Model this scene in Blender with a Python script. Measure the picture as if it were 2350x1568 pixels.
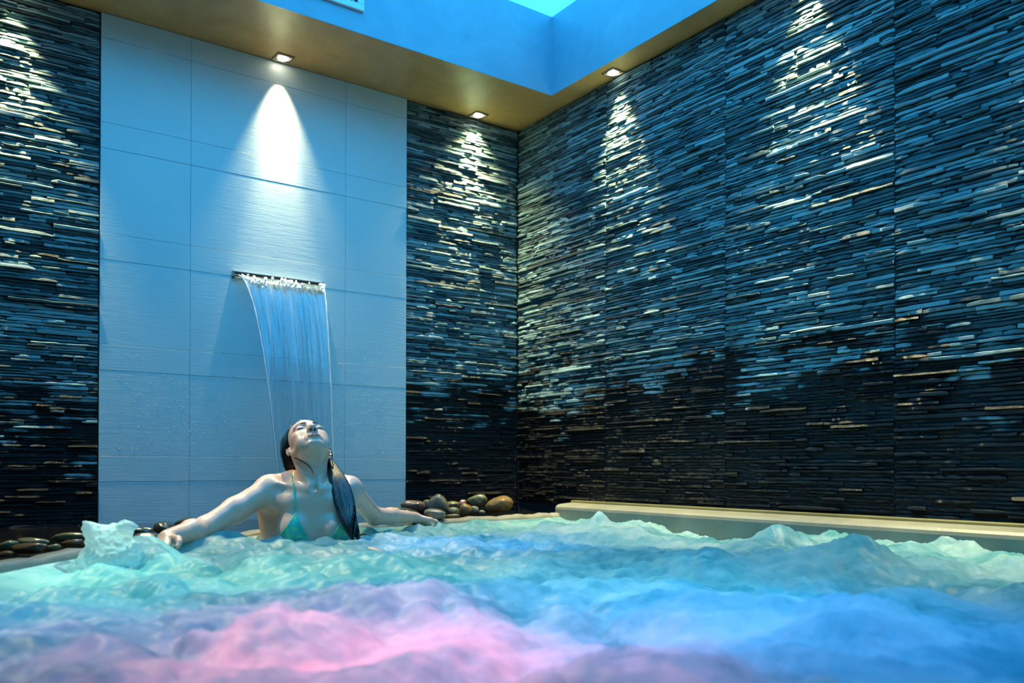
import bpy, bmesh, math, random
import numpy as np
from mathutils import Vector, Matrix, noise
from mathutils.bvhtree import BVHTree

C = bpy.context.scene.collection
for o in list(bpy.data.objects):
    bpy.data.objects.remove(o)
random.seed(7)
rng = np.random.default_rng(11)

# ------------------------------------------------------------------ camera, world, lights, exposure
YAW, PITCH, ROLL, FPX, CX, CY, EYE = .6172, .0067, .00267, 1946.0, 1175.0, 1059.7, .30
S = bpy.context.scene
S.view_settings.view_transform = 'Standard'
S.view_settings.look = 'None'
S.view_settings.gamma = 1
S.view_settings.use_curve_mapping = False
S.view_settings.exposure = 0.0
fwd = Vector((math.sin(YAW) * math.cos(PITCH), math.cos(YAW) * math.cos(PITCH), math.sin(PITCH)))
rgt0 = Vector((math.cos(YAW), -math.sin(YAW), 0))
up0 = rgt0.cross(fwd)
rgt = rgt0 * math.cos(ROLL) + up0 * math.sin(ROLL)
upv = -rgt0 * math.sin(ROLL) + up0 * math.cos(ROLL)
cd = bpy.data.cameras.new('camera')
cam = bpy.data.objects.new('camera', cd)
C.objects.link(cam)
cam.matrix_world = Matrix(((rgt.x, upv.x, -fwd.x, 0), (rgt.y, upv.y, -fwd.y, 0), (rgt.z, upv.z, -fwd.z, EYE), (0, 0, 0, 1)))
cd.sensor_width = 36
cd.lens = FPX / 2350 * 36
cd.shift_y = (CY - 784) / 2350
cd.clip_start = .02
cd.dof.use_dof = True
cd.dof.focus_distance = 3.3
cd.dof.aperture_fstop = 2.5
S.camera = cam

W = bpy.data.worlds.new('world')
S.world = W
W.use_nodes = True
W.node_tree.nodes['Background'].inputs[0].default_value = (.004, .03, .06, 1)
W.node_tree.nodes['Background'].inputs[1].default_value = .4

XR, YB, ZC = 2.916, 4.054, 2.281            # right wall, back wall, ceiling
RX, RY, RTOP = 2.773, 3.551, 2.700           # ceiling recess corner and height
WARM, WARM_TILE = (1.0, .89, .44), (1.0, .87, .46)
PANEL_COL, PANEL_STR = (.032, .47, 1.0), 3.6
SPOT_CORE, SPOT_MID, SPOT_SPILL = 170.0, 44.0, 60.0


def ray(px, py):
    return fwd + rgt * ((px - CX) / FPX) - upv * ((py - CY) / FPX)


def at(px, py, t):
    """the world point a photo pixel shows at distance t along the view"""
    return Vector((0, 0, EYE)) + ray(px, py) * t


def proj(p):
    d = Vector(p) - Vector((0, 0, EYE))
    z = d.dot(fwd)
    return CX + FPX * d.dot(rgt) / z, CY - FPX * d.dot(upv) / z, z


# ------------------------------------------------------------------ helpers
def tag(o, label=None, cat=None, group=None, kind=None):
    if label: o['label'] = label
    if cat: o['category'] = cat
    if group: o['group'] = group
    if kind: o['kind'] = kind
    return o


def empty(name, loc, rz=0.0):
    o = bpy.data.objects.new(name, None)
    C.objects.link(o)
    o.location = loc
    o.rotation_euler.z = rz
    o.empty_display_size = .05
    return o


def mesh_obj(name, verts, faces, mat=None, parent=None, smooth=False, loc=None):
    me = bpy.data.meshes.new(name)
    me.from_pydata([tuple(v) for v in verts], [], [tuple(f) for f in faces])
    if mat: me.materials.append(mat)
    if smooth: me.shade_smooth()
    me.update()
    o = bpy.data.objects.new(name, me)
    C.objects.link(o)
    if parent: o.parent = parent
    if loc is not None: o.location = loc
    return o


def np_mesh(name, V, F, mat=None, parent=None, smooth=True):
    """fast quad / triangle mesh from numpy arrays"""
    me = bpy.data.meshes.new(name)
    V = np.asarray(V, np.float32); F = np.asarray(F, np.int32)
    n, k = F.shape
    me.vertices.add(len(V)); me.vertices.foreach_set('co', V.ravel())
    me.loops.add(n * k); me.loops.foreach_set('vertex_index', F.ravel())
    me.polygons.add(n)
    me.polygons.foreach_set('loop_start', np.arange(0, n * k, k, dtype=np.int32))
    me.polygons.foreach_set('loop_total', np.full(n, k, np.int32))
    me.update(calc_edges=True)
    me.validate()
    if smooth: me.shade_smooth()
    if mat: me.materials.append(mat)
    o = bpy.data.objects.new(name, me)
    C.objects.link(o)
    if parent: o.parent = parent
    return o


class MB:
    def __init__(s):
        s.v, s.f = [], []

    def add(s, vs, fs):
        b = len(s.v)
        s.v += [tuple(v) for v in vs]
        s.f += [tuple(b + i for i in f) for f in fs]

    def box(s, x0, y0, z0, x1, y1, z1):
        s.add([(x0, y0, z0), (x1, y0, z0), (x1, y1, z0), (x0, y1, z0), (x0, y0, z1), (x1, y0, z1), (x1, y1, z1), (x0, y1, z1)],
              [(0, 3, 2, 1), (4, 5, 6, 7), (0, 1, 5, 4), (1, 2, 6, 5), (2, 3, 7, 6), (3, 0, 4, 7)])

    def tube(s, pts, rad, n=8, cap=True):
        pts = [Vector(p) for p in pts]
        rad = rad if hasattr(rad, '__len__') else [rad] * len(pts)
        rings = []
        ref = None
        for i, p in enumerate(pts):
            d = (pts[min(i + 1, len(pts) - 1)] - pts[max(i - 1, 0)]).normalized()
            if ref is None:
                ref = Vector((0, 0, 1)) if abs(d.z) < .9 else Vector((1, 0, 0))
            a = (ref - d * ref.dot(d)).normalized()
            ref = a
            b = d.cross(a)
            rings.append([p + (a * math.cos(2 * math.pi * k / n) + b * math.sin(2 * math.pi * k / n)) * rad[i] for k in range(n)])
        vs = [v for r in rings for v in r]
        fs = []
        for i in range(len(pts) - 1):
            for k in range(n):
                k2 = (k + 1) % n
                fs.append((i * n + k, i * n + k2, (i + 1) * n + k2, (i + 1) * n + k))
        if cap:
            fs.append(tuple(range(n - 1, -1, -1)))
            fs.append(tuple((len(pts) - 1) * n + k for k in range(n)))
        s.add(vs, fs)

    def build(s, name, mat=None, parent=None, smooth=False, bevel=0):
        o = mesh_obj(name, s.v, s.f, mat, parent, smooth)
        if bevel:
            m = o.modifiers.new('bevel', 'BEVEL')
            m.width = bevel; m.segments = 2; m.limit_method = 'ANGLE'
        return o


def spline(P, n):
    """Catmull-Rom through the rows of P, n samples"""
    P = np.asarray(P, float)
    Q = np.vstack([2 * P[0] - P[1], P, 2 * P[-1] - P[-2]])
    out = []
    for u in np.linspace(0, len(P) - 1 - 1e-9, n):
        i = int(u); w = u - i
        a, b, c, d = Q[i], Q[i + 1], Q[i + 2], Q[i + 3]
        out.append(.5 * (2 * b + (c - a) * w + (2 * a - 5 * b + 4 * c - d) * w * w + (3 * b - a - 3 * c + d) * w ** 3))
    return np.array(out)


# ------------------------------------------------------------------ materials
def mat(name, col, rough=.5, metal=0., spec=.5, **kw):
    m = bpy.data.materials.new(name)
    m.use_nodes = True
    p = m.node_tree.nodes['Principled BSDF']
    p.inputs['Base Color'].default_value = (*col, 1)
    p.inputs['Roughness'].default_value = rough
    p.inputs['Metallic'].default_value = metal
    p.inputs['Specular IOR Level'].default_value = spec
    for k, v in kw.items():
        p.inputs[k.replace('_', ' ')].default_value = v
    return m


class NT:
    """small node-building helper"""
    def __init__(s, m):
        s.m = m; s.t = m.node_tree; s.p = s.t.nodes.get('Principled BSDF'); s.out = s.t.nodes.get('Material Output')

    def n(s, kind, **kw):
        nd = s.t.nodes.new(kind)
        for k, v in kw.items():
            if k.startswith('_'):
                setattr(nd, k[1:], v)
            else:
                nd.inputs[k].default_value = v
        return nd

    def l(s, a, b):
        s.t.links.new(a, b)

    def coord(s, scale=(1, 1, 1), kind='Object'):
        tc = s.n('ShaderNodeTexCoord'); mp = s.n('ShaderNodeMapping')
        mp.inputs['Scale'].default_value = scale
        s.l(tc.outputs[kind], mp.inputs['Vector'])
        return mp.outputs['Vector']

    def pos(s, scale=(1, 1, 1)):
        g = s.n('ShaderNodeNewGeometry'); mp = s.n('ShaderNodeMapping')
        mp.inputs['Scale'].default_value = scale
        s.l(g.outputs['Position'], mp.inputs['Vector'])
        return mp.outputs['Vector']

    def noise(s, vec, scale, detail=4, rough=.55, dist=0.):
        nd = s.n('ShaderNodeTexNoise', Scale=scale, Detail=detail, Roughness=rough, Distortion=dist)
        s.l(vec, nd.inputs['Vector'])
        return nd.outputs['Fac']

    def ramp(s, fac, stops):
        r = s.n('ShaderNodeValToRGB')
        e = r.color_ramp.elements
        while len(e) < len(stops): e.new(.5)
        for i, (p, c) in enumerate(stops):
            e[i].position = p
            e[i].color = (*c, 1) if len(c) == 3 else c
        s.l(fac, r.inputs['Fac'])
        return r.outputs['Color']

    def math(s, op, a, b=None, clamp=False):
        m = s.n('ShaderNodeMath', _operation=op, _use_clamp=clamp)
        for i, v in enumerate((a, b)):
            if v is None: continue
            if isinstance(v, (int, float)): m.inputs[i].default_value = v
            else: s.l(v, m.inputs[i])
        return m.outputs[0]

    def mix(s, fac, a, b):
        m = s.n('ShaderNodeMix', _data_type='RGBA')
        for sock, v in ((m.inputs[0], fac), (m.inputs[6], a), (m.inputs[7], b)):
            if isinstance(v, (int, float)): sock.default_value = v
            elif isinstance(v, tuple): sock.default_value = (*v, 1)
            else: s.l(v, sock)
        return m.outputs[2]

    def bump(s, h, strength, dist=.01):
        b = s.n('ShaderNodeBump', Strength=strength, Distance=dist)
        s.l(h, b.inputs['Height'])
        return b.outputs['Normal']


def emis(name, col, strength):
    m = bpy.data.materials.new(name); m.use_nodes = True
    t = m.node_tree; t.nodes.clear()
    e = t.nodes.new('ShaderNodeEmission'); o = t.nodes.new('ShaderNodeOutputMaterial')
    e.inputs[0].default_value = (*col, 1); e.inputs[1].default_value = strength
    t.links.new(e.outputs[0], o.inputs[0])
    return m


# slate: dry and pale above, wet and black below an uneven tide line
def make_slate():
    m = mat('slate', (.2, .2, .2), .5)
    k = NT(m)
    g = k.n('ShaderNodeNewGeometry'); oi = k.n('ShaderNodeObjectInfo')
    rnd = k.math('FRACT', k.math('ADD', g.outputs['Random Per Island'], oi.outputs['Random']))
    sep = k.n('ShaderNodeSeparateXYZ'); k.l(g.outputs['Position'], sep.inputs[0])
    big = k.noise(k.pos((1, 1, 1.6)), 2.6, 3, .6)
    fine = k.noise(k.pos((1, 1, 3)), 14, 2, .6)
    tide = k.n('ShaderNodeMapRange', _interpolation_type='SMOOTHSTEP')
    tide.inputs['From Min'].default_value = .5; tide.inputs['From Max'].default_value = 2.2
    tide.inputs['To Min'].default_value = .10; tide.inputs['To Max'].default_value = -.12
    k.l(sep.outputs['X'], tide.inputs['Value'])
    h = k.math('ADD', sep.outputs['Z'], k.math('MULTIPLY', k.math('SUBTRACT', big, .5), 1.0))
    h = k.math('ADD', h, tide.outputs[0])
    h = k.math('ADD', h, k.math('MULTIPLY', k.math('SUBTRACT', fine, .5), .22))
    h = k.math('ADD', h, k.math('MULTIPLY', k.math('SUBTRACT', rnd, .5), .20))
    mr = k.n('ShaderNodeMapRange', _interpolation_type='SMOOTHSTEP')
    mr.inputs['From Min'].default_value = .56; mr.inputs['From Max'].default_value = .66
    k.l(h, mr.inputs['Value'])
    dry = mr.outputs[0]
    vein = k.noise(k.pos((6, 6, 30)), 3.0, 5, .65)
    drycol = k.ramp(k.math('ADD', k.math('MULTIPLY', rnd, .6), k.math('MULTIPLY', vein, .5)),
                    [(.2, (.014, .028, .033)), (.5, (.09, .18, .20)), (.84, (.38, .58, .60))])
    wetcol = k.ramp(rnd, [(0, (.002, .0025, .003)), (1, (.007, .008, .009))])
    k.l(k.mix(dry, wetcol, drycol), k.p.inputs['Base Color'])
    k.l(k.math('ADD', k.math('MULTIPLY', dry, .0), .48), k.p.inputs['Specular IOR Level'])
    rr = k.math('ADD', k.math('MULTIPLY', dry, .10), .33)
    k.l(rr, k.p.inputs['Roughness'])
    bn = k.noise(k.pos((14, 14, 45)), 4.0, 6, .7)
    k.l(k.bump(bn, .9, .011), k.p.inputs['Normal'])
    return m


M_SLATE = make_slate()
M_BACKING_SHADE = mat('slate_backing_shade', (.012, .012, .012), .8)  # near-black backing: deep shadow between the slate rows put into its colour


def make_tile():
    m = mat('white_tile', (.74, .76, .74), .30)
    k = NT(m)
    g = k.n('ShaderNodeNewGeometry')
    v = k.pos((1.2, 1, 14))
    a = k.noise(v, 5.0, 5, .6, .6)
    b = k.noise(k.pos((3, 1, 60)), 4.0, 3, .6)
    h = k.math('ADD', a, k.math('MULTIPLY', b, .5))
    k.l(k.bump(h, .11, .006), k.p.inputs['Normal'])
    c = k.noise(k.pos(), 1.6, 3)
    k.l(k.ramp(c, [(.3, (.58, .71, .72)), (.7, (.64, .76, .76))]), k.p.inputs['Base Color'])
    return m


M_TILE = make_tile()
M_GROUT = mat('grout', (.56, .66, .66), .8)


def make_plaster(name='brown_plaster', ca=(.40, .215, .070), cb=(.51, .285, .10), cc=(.62, .37, .14)):
    m = mat(name, cb, .45)
    k = NT(m)
    a = k.noise(k.pos(), 3.2, 6, .62, 1.8)
    b = k.noise(k.pos((1, 1, 2.2)), 9.0, 4, .6, 1.2)
    f = k.math('ADD', k.math('MULTIPLY', a, .65), k.math('MULTIPLY', b, .35))
    k.l(k.ramp(f, [(.3, ca), (.55, cb), (.75, cc)]), k.p.inputs['Base Color'])
    k.l(k.math('ADD', k.math('MULTIPLY', b, .20), .25), k.p.inputs['Roughness'])
    k.l(k.bump(f, .12, .01), k.p.inputs['Normal'])
    return m


M_PLASTER = make_plaster()
M_RECESS = make_plaster('blue_lit_plaster', (.20, .33, .42), (.24, .38, .48), (.30, .44, .53))  # blue of the ceiling light put into the recess plaster's colour


def make_stonework(name, c0, c1, rough):
    m = mat(name, c0, rough)
    k = NT(m)
    a = k.noise(k.pos(), 7, 5)
    k.l(k.ramp(a, [(.35, c0), (.7, c1)]), k.p.inputs['Base Color'])
    k.l(k.bump(k.noise(k.pos(), 60, 3), .15, .004), k.p.inputs['Normal'])
    return m


M_COPING = make_stonework('cream_coping', (.23, .22, .175), (.30, .285, .23), .30)
M_OLIVE = make_stonework('olive_ledge', (.12, .11, .045), (.165, .15, .065), .3)
M_SHELF = make_stonework('wet_shelf', (.005, .005, .005), (.010, .010, .009), .05)
M_BASIN = mat('basin_liner', (.62, .75, .78), .5)
M_STEEL = mat('brushed_steel', (.55, .56, .55), .28, 1.0)
M_FRAME = mat('lamp_frame_steel', (.22, .22, .20), .35, 1.0)
M_WHITE = mat('white_paint', (.75, .75, .75), .4)
M_DARK = mat('dark_void', (.02, .02, .03), .6)
M_LENS = emis('lamp_lens', (1, .93, .72), 14)
M_LUM = emis('luminous_panel', PANEL_COL, PANEL_STR)

# ------------------------------------------------------------------ structure: ceiling
X0, Y0 = -2.2, -1.8          # open side of the room, behind the camera
RX0, RY0 = .0, .55
mb = MB()
T = .05
mb.box(X0, RY + .006, ZC, XR, YB, ZC + T)
mb.box(RX + .006, RY0, ZC, XR, RY + .006, ZC + T)
mb.box(X0, Y0, ZC, XR, RY0 - .006, ZC + T)
mb.box(X0, RY0 - .006, ZC, RX0 - .006, RY + .006, ZC + T)
o = mb.build('ceiling', M_PLASTER)
tag(o, 'brown plastered ceiling border running along the tops of both walls', 'ceiling', kind='structure')
for nm, lab, b in (('wall_recess_back', 'plastered upright of the ceiling recess that holds the air vent', (RX0, RY, ZC, RX, RY + .006, RTOP)),
                   ('wall_recess_right', 'plastered upright of the ceiling recess facing away from the slate wall', (RX, RY0, ZC, RX + .006, RY + .006, RTOP)),
                   ('wall_recess_left', 'plastered upright of the ceiling recess out of view over the open side', (RX0 - .006, RY0, ZC, RX0, RY + .006, RTOP)),
                   ('wall_recess_front', 'plastered upright of the ceiling recess out of view behind the viewer', (RX0, RY0 - .006, ZC, RX, RY0, RTOP))):
    m_ = MB(); m_.box(*b)
    tag(m_.build(nm, M_RECESS), lab, 'wall', kind='structure')
mb = MB(); mb.box(RX0 - .04, RY0 - .04, RTOP, RX + .04, RY + .04, RTOP + .03)
tag(mb.build('ceiling_light_panel', M_LUM), 'glowing pale aqua panel filling the top of the ceiling recess', 'light panel')

# ------------------------------------------------------------------ slate cladding
def slate_piece(L, H, D, seed):
    """one split slate strip: u along the wall, d out of it, z up; origin at its lower left back corner"""
    r = random.Random(seed)
    n = max(2, min(6, int(L / .026) + 1))
    vs, fs = [], []
    tilt = r.uniform(-.13, .07) * .7
    cr = r.uniform(.55, 1.7)
    taperL, taperR = (r.random() < .35), (r.random() < .35)
    for i in range(n + 1):
        u = L * i / n
        jt, jb, jd = r.uniform(-.0016, .0012), r.uniform(-.001, .001), r.uniform(-.0035, .0025)
        z1, z0, d = H + jt, jb, D + jd
        if (i == 0 and taperL) or (i == n and taperR):
            z1 = H * r.uniform(.6, .85); d -= r.uniform(.002, .006)
        ch = r.uniform(.0022, .0058)
        vs += [(u, 0, z1), (u, d - ch * cr * r.uniform(.85, 1.15), z1), (u, d - tilt * H * .5, z1 - ch * .9), (u, d + tilt * H * .5, z0 + .0015), (u, d - .004, z0), (u, 0, z0)]
    for i in range(n):
        a, b = i * 6, (i + 1) * 6
        for k in range(5):
            fs.append((a + k, b + k, b + k + 1, a + k + 1))
    fs.append((0, 1, 2, 3, 4, 5))
    e = n * 6
    fs.append((e + 5, e + 4, e + 3, e + 2, e + 1, e))
    return vs, fs


def slate_region(u0, u1, z0, z1, seed, panel=.784, ustart=None):
    """list of (u, z, L, H, D, seed)"""
    r = random.Random(seed)
    seams = [u0]
    x = ustart if ustart is not None else u0 + panel
    while x < u1 - .03:
        if x > u0 + .03: seams.append(x)
        x += panel
    seams.append(u1)
    out = []
    for a, b in zip(seams[:-1], seams[1:]):
        z = z0
        while z < z1 - .004:
            H = min(r.choice((.0105, .0125, .0138, .015, .0172)) * r.uniform(.9, 1.1), z1 - z)
            u = a + .0012
            while u < b - .002:
                L = r.choice((.05, .08, .11, .15, .20, .27)) * r.uniform(.75, 1.3)
                if b - u - L < .035: L = b - .0012 - u
                D = .009 + abs(r.gauss(.004, .0055))
                hh = H - r.uniform(.0010, .0026) if r.random() < .9 else H * r.uniform(.55, .8)
                out.append((u, z, L - .0012, hh, min(D, .028), r.randrange(10 ** 9)))
                u += L
            z += H
    return out


def clad(parent, pieces, place, n_single=300):
    """place(u, d, z) -> world point; the pieces that show largest become objects of their own, the rest one mesh"""
    sized = []
    for p in pieces:
        c = place(p[0] + p[2] / 2, p[4], p[1] + p[3] / 2)
        x, y, t = proj(c)
        inside = 5 < x < 2345 and 5 < y < 1240 and t > .5
        a = place(p[0], p[4], p[1]); b = place(p[0] + p[2], p[4], p[1])
        if t > .5 and inside:
            xa, ya, ta = proj(a); xb, yb, tb = proj(b)
            ar = math.hypot(xa - xb, ya - yb) * p[3] * FPX / t
        else:
            ar = 0
        sized.append(ar)
    order = np.argsort(-np.array(sized))
    single = set(int(i) for i in order[:n_single] if sized[int(i)] > 0)
    rest = MB()
    for i, p in enumerate(pieces):
        vs, fs = slate_piece(p[2], p[3], p[4], p[5])
        r = random.Random(p[5] + 1)
        sl = r.uniform(-.012, .012)
        W_ = [place(p[0] + v[0], v[1], p[1] + v[2] + sl * (v[0] - p[2] / 2)) for v in vs]
        if i in single:
            og = place(p[0], 0, p[1])
            o = mesh_obj('slate', [w - og for w in W_], fs, M_SLATE, parent, loc=og - parent.location)
        else:
            rest.add(W_, fs)
    o = rest.build('slate_rest', M_SLATE, parent)
    o['kind'] = 'stuff'


ZS = .03
# right wall
mb = MB(); mb.box(XR, .2, -1.0, XR + .12, YB + .12, ZC + .02)
wall_right = tag(mb.build('wall_right', M_BACKING_SHADE), 'long right-hand wall clad in thin dark split slate strips', 'wall', kind='structure')
for yy in (.25,):
    pass
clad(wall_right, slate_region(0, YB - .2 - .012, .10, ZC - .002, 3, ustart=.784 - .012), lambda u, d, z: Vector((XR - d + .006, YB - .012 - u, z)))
# back wall with its tiled panel between two slate fields
mb = MB(); mb.box(-1.2, YB, -1.0, XR + .12, YB + .12, ZC + .02)
wall_back = tag(mb.build('wall_back', M_BACKING_SHADE), 'back wall of dark slate strips on either side of a pale tiled panel', 'wall', kind='structure')
PX0, PX1 = .667, 2.168
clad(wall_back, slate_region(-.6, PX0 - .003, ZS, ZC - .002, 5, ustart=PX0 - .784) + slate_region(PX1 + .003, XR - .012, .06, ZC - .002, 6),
     lambda u, d, z: Vector((u, YB - d + .006, z)))
mb = MB(); mb.box(PX0, YB - .006, .02, PX1, YB + .001, ZC - .001)
mb.build('grout', M_GROUT, wall_back)
cols = [PX0, 1.047, 1.815, PX1]
joints = [.02, .232, .345, .720, .833, 1.203, 1.318, 1.690, 1.803, 2.172, ZC - .001]
SPX0, SPX1, SPZ0, SPZ1 = 1.237, 1.690, 1.194, 1.226
for ci in range(3):
    for ri in range(len(joints) - 1):
        a, b, z0, z1 = cols[ci] + .0005, cols[ci + 1] - .0005, joints[ri] + .0006, joints[ri + 1] - .0006
        d = YB - .014 - (.0007 if ri % 2 else 0) - random.uniform(0, .0004)
        m_ = MB(); m_.box(a, d, z0, b, YB - .004, z1)
        m_.build('tile', M_TILE, wall_back, bevel=.0012)

# ------------------------------------------------------------------ pool: floor, rim, shelf, coping
mb = MB(); mb.box(-2.2, -1.8, -1.05, XR, YB, -.95)
tag(mb.build('floor', M_BASIN), 'pale pool floor under the foaming water', 'floor', kind='structure')
RIM = spline([(-1.7, -.9), (-1.25, .15), (-.75, .95), (-.32, 1.62), (-.05, 2.05), (.18, 2.385), (.44, 2.70), (.75, 2.93), (1.15, 3.12), (1.65, 3.28), (2.18, 3.36), (2.55, 3.42), (2.765, 3.46)], 120)
tn = np.gradient(RIM, axis=0); tn /= np.linalg.norm(tn, axis=1)[:, None]
nout = np.stack([-tn[:, 1], tn[:, 0]], 1)          # away from the water
prof = [(-.004, -.95), (-.004, .034), (.000, .048), (.008, .058), (.020, .063), (.045, .063), (.060, .058), (.068, .046), (.068, .02)]
vs, fs = [], []
for i in range(len(RIM)):
    for (d, z) in prof:
        wob = .003 * math.sin(i * .9) + .002 * math.sin(i * 2.3)
        vs.append((RIM[i, 0] + nout[i, 0] * d, RIM[i, 1] + nout[i, 1] * d, z + (wob if z > 0 else 0)))
k = len(prof)
for i in range(len(RIM) - 1):
    for j in range(k - 1):
        fs.append((i * k + j, i * k + j + 1, (i + 1) * k + j + 1, (i + 1) * k + j))
tag(mesh_obj('trim_1', vs, fs, M_COPING, smooth=True), 'cream rounded pool rim curving past the pebbles and behind the woman', 'pool rim', kind='structure')
# shelf between rim and back wall
vs, fs = [], []
for i in range(len(RIM)):
    a = RIM[i] + nout[i] * .06
    s_ = i / (len(RIM) - 1)
    yb = YB - .001
    vs += [(a[0], a[1], .046), (min(a[0] - .0 + (1 - s_) * -.6, XR), yb, .046), (a[0], a[1], -.3), (min(a[0] + (1 - s_) * -.6, XR), yb, -.3)]
for i in range(len(RIM) - 1):
    a, b = i * 4, (i + 1) * 4
    fs += [(a, b, b + 1, a + 1), (a, a + 2, b + 2, b), (a + 2, a + 3, b + 3, b + 2), (a + 1, b + 1, b + 3, a + 3)]
e = (len(RIM) - 1) * 4
fs += [(0, 1, 3, 2), (e, e + 2, e + 3, e + 1)]
tag(mesh_obj('trim_2', vs, fs, M_SHELF), 'wet stone shelf between the pool rim and back wall', 'ledge', kind='structure')
# right-hand coping along the slate wall
cprof = [(XR + .0, .125), (XR - .040, .125), (XR - .046, .121), (XR - .048, .113), (XR - .115, .108), (XR - .138, .103), (XR - .150, .094), (XR - .153, .082), (XR - .150, -.95), (XR, -.95)]
ys = [-1.5, 1.0, 2.0, 3.0, 3.50]
def coping(name, idx, mt, parent=None):
    vs, fs = [], []
    for y in ys:
        for i in idx: vs.append((cprof[i][0], y, cprof[i][1]))
    k = len(idx)
    for i in range(len(ys) - 1):
        for j in range(k - 1):
            fs.append((i * k + j, i * k + j + 1, (i + 1) * k + j + 1, (i + 1) * k + j))
    fs.append(tuple(range(k))); fs.append(tuple((len(ys) - 1) * k + j for j in range(k - 1, -1, -1)))
    return mesh_obj(name, vs, fs, mt, parent)
cp = coping('trim_3', [0, 3, 4, 5, 6, 7, 8, 9], M_COPING)
tag(cp, 'cream stone coping of the pool along the foot of the right slate wall', 'pool coping', kind='structure')
ol = coping('upstand', [0, 1, 2, 3], M_OLIVE, cp)

# ------------------------------------------------------------------ water
GX, GY = 260, 260
_perm = rng.permutation(256)
_perm = np.concatenate([_perm, _perm])
_ga = rng.uniform(0, 2 * np.pi, 256)
_g2 = np.stack([np.cos(_ga), np.sin(_ga)], 1)


def perlin2(x, y):
    xi, yi = np.floor(x).astype(int), np.floor(y).astype(int)
    xf, yf = x - xi, y - yi
    u, v = xf ** 3 * (xf * (xf * 6 - 15) + 10), yf ** 3 * (yf * (yf * 6 - 15) + 10)
    def g(ix, iy, dx, dy):
        h = _perm[(_perm[ix & 255] + iy) & 255]
        q = _g2[h]
        return q[..., 0] * dx + q[..., 1] * dy
    a = g(xi, yi, xf, yf); b = g(xi + 1, yi, xf - 1, yf)
    c = g(xi, yi + 1, xf, yf - 1); d = g(xi + 1, yi + 1, xf - 1, yf - 1)
    return (a + u * (b - a)) * (1 - v) + (c + u * (d - c)) * v


def water_height(x, y):
    wx = x + .10 * perlin2(x * 2.3 + 5, y * 2.3) + .03 * perlin2(x * 7 + 9, y * 7)
    wy = y + .10 * perlin2(x * 2.3 - 7, y * 2.3 + 3) + .03 * perlin2(x * 7 - 3, y * 7 + 1)
    h = .036 + .050 * perlin2(wx * 1.5, wy * 1.5)
    h += .085 * (np.abs(perlin2(wx * 3.1 + 2, wy * 3.1)) - .22)
    h += .032 * (np.abs(perlin2(wx * 7.3 + 4, wy * 7.3 + 8)) - .22)
    h += .022 * (np.abs(perlin2(wx * 13 + 1, wy * 13)) - .22)
    h += .013 * (.3 - np.abs(perlin2(wx * 21 + 6, wy * 21))) + .007 * (np.abs(perlin2(wx * 36, wy * 36)) - .2)
    return h


BUMPS = []
for (px, py, t, hh, rad) in ((1800, 1215, 2.75, .060, .085), (1985, 1240, 2.35, .055, .12), (1375, 1190, 3.45, .055, .09), (1260, 1205, 3.5, .03, .10),
                             (1500, 1200, 3.2, .03, .12), (870, 1440, 1.62, .03, .16), (250, 1310, 2.15, .03, .12), (1950, 1440, 1.5, .03, .16), (2150, 1255, 2.35, .025, .12), (350, 1266, 2.44, .042, .12), (560, 1240, 2.85, .020, .16), (740, 1245, 2.8, .015, .15), (985, 1203, 3.7, .03, .13)):
    q = at(px, py, t)
    BUMPS.append((q.x, q.y, hh, rad))
sx = np.arange(-1.1, 2.775, .0085); sy = np.arange(-.4, 3.47, .0085)
GXX, GYY = np.meshgrid(sx, sy, indexing='ij')
H = water_height(GXX, GYY)
for (bx, by, bh, br) in BUMPS:
    w = np.exp(-((GXX - bx) ** 2 + (GYY - by) ** 2) / (br * br))
    H += w * bh * (1 + .7 * perlin2(GXX * 12 + bx, GYY * 12) + .3 * perlin2(GXX * 26, GYY * 26 + bx))
# calm slightly where the camera floats, and hold the edge just below the rim top
dc = np.hypot(GXX, GYY)
H = np.where(dc < .9, .02 + (H - .02) * np.clip(dc / .9, .3, 1), H)
from_rim = np.full(GXX.shape, 9.0)
side = np.full(GXX.shape, -1.0)
for i in range(0, len(RIM)):
    dx, dy = GXX - RIM[i, 0], GYY - RIM[i, 1]
    d = np.hypot(dx, dy)
    s_ = dx * nout[i, 0] + dy * nout[i, 1]
    m_ = d < from_rim
    side = np.where(m_, s_, side)
    from_rim = np.where(m_, d, from_rim)
inside = side < .028
from_rim = np.where(from_rim < .4, np.abs(side), from_rim)
edge = np.clip(from_rim / .16, 0, 1)
H = np.where(edge < 1, np.minimum(np.maximum(H, .042 - .04 * edge), .048 + .06 * edge + .012 * perlin2(GXX * 9, GYY * 9)), H)
nx, ny = GXX.shape
idx = np.arange(nx * ny).reshape(nx, ny)
V = np.stack([GXX.ravel(), GYY.ravel(), H.ravel()], 1)
F = np.stack([idx[:-1, :-1], idx[1:, :-1], idx[1:, 1:], idx[:-1, 1:]], -1).reshape(-1, 4)
sp_c = at(257, 1300, 2.28)
ok = (inside & (np.hypot(GXX - sp_c.x, GYY - sp_c.y) > .055)).ravel()
F = F[ok[F].all(1)]
used = np.unique(F)
remap = np.full(len(V), -1); remap[used] = np.arange(len(used))


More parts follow.
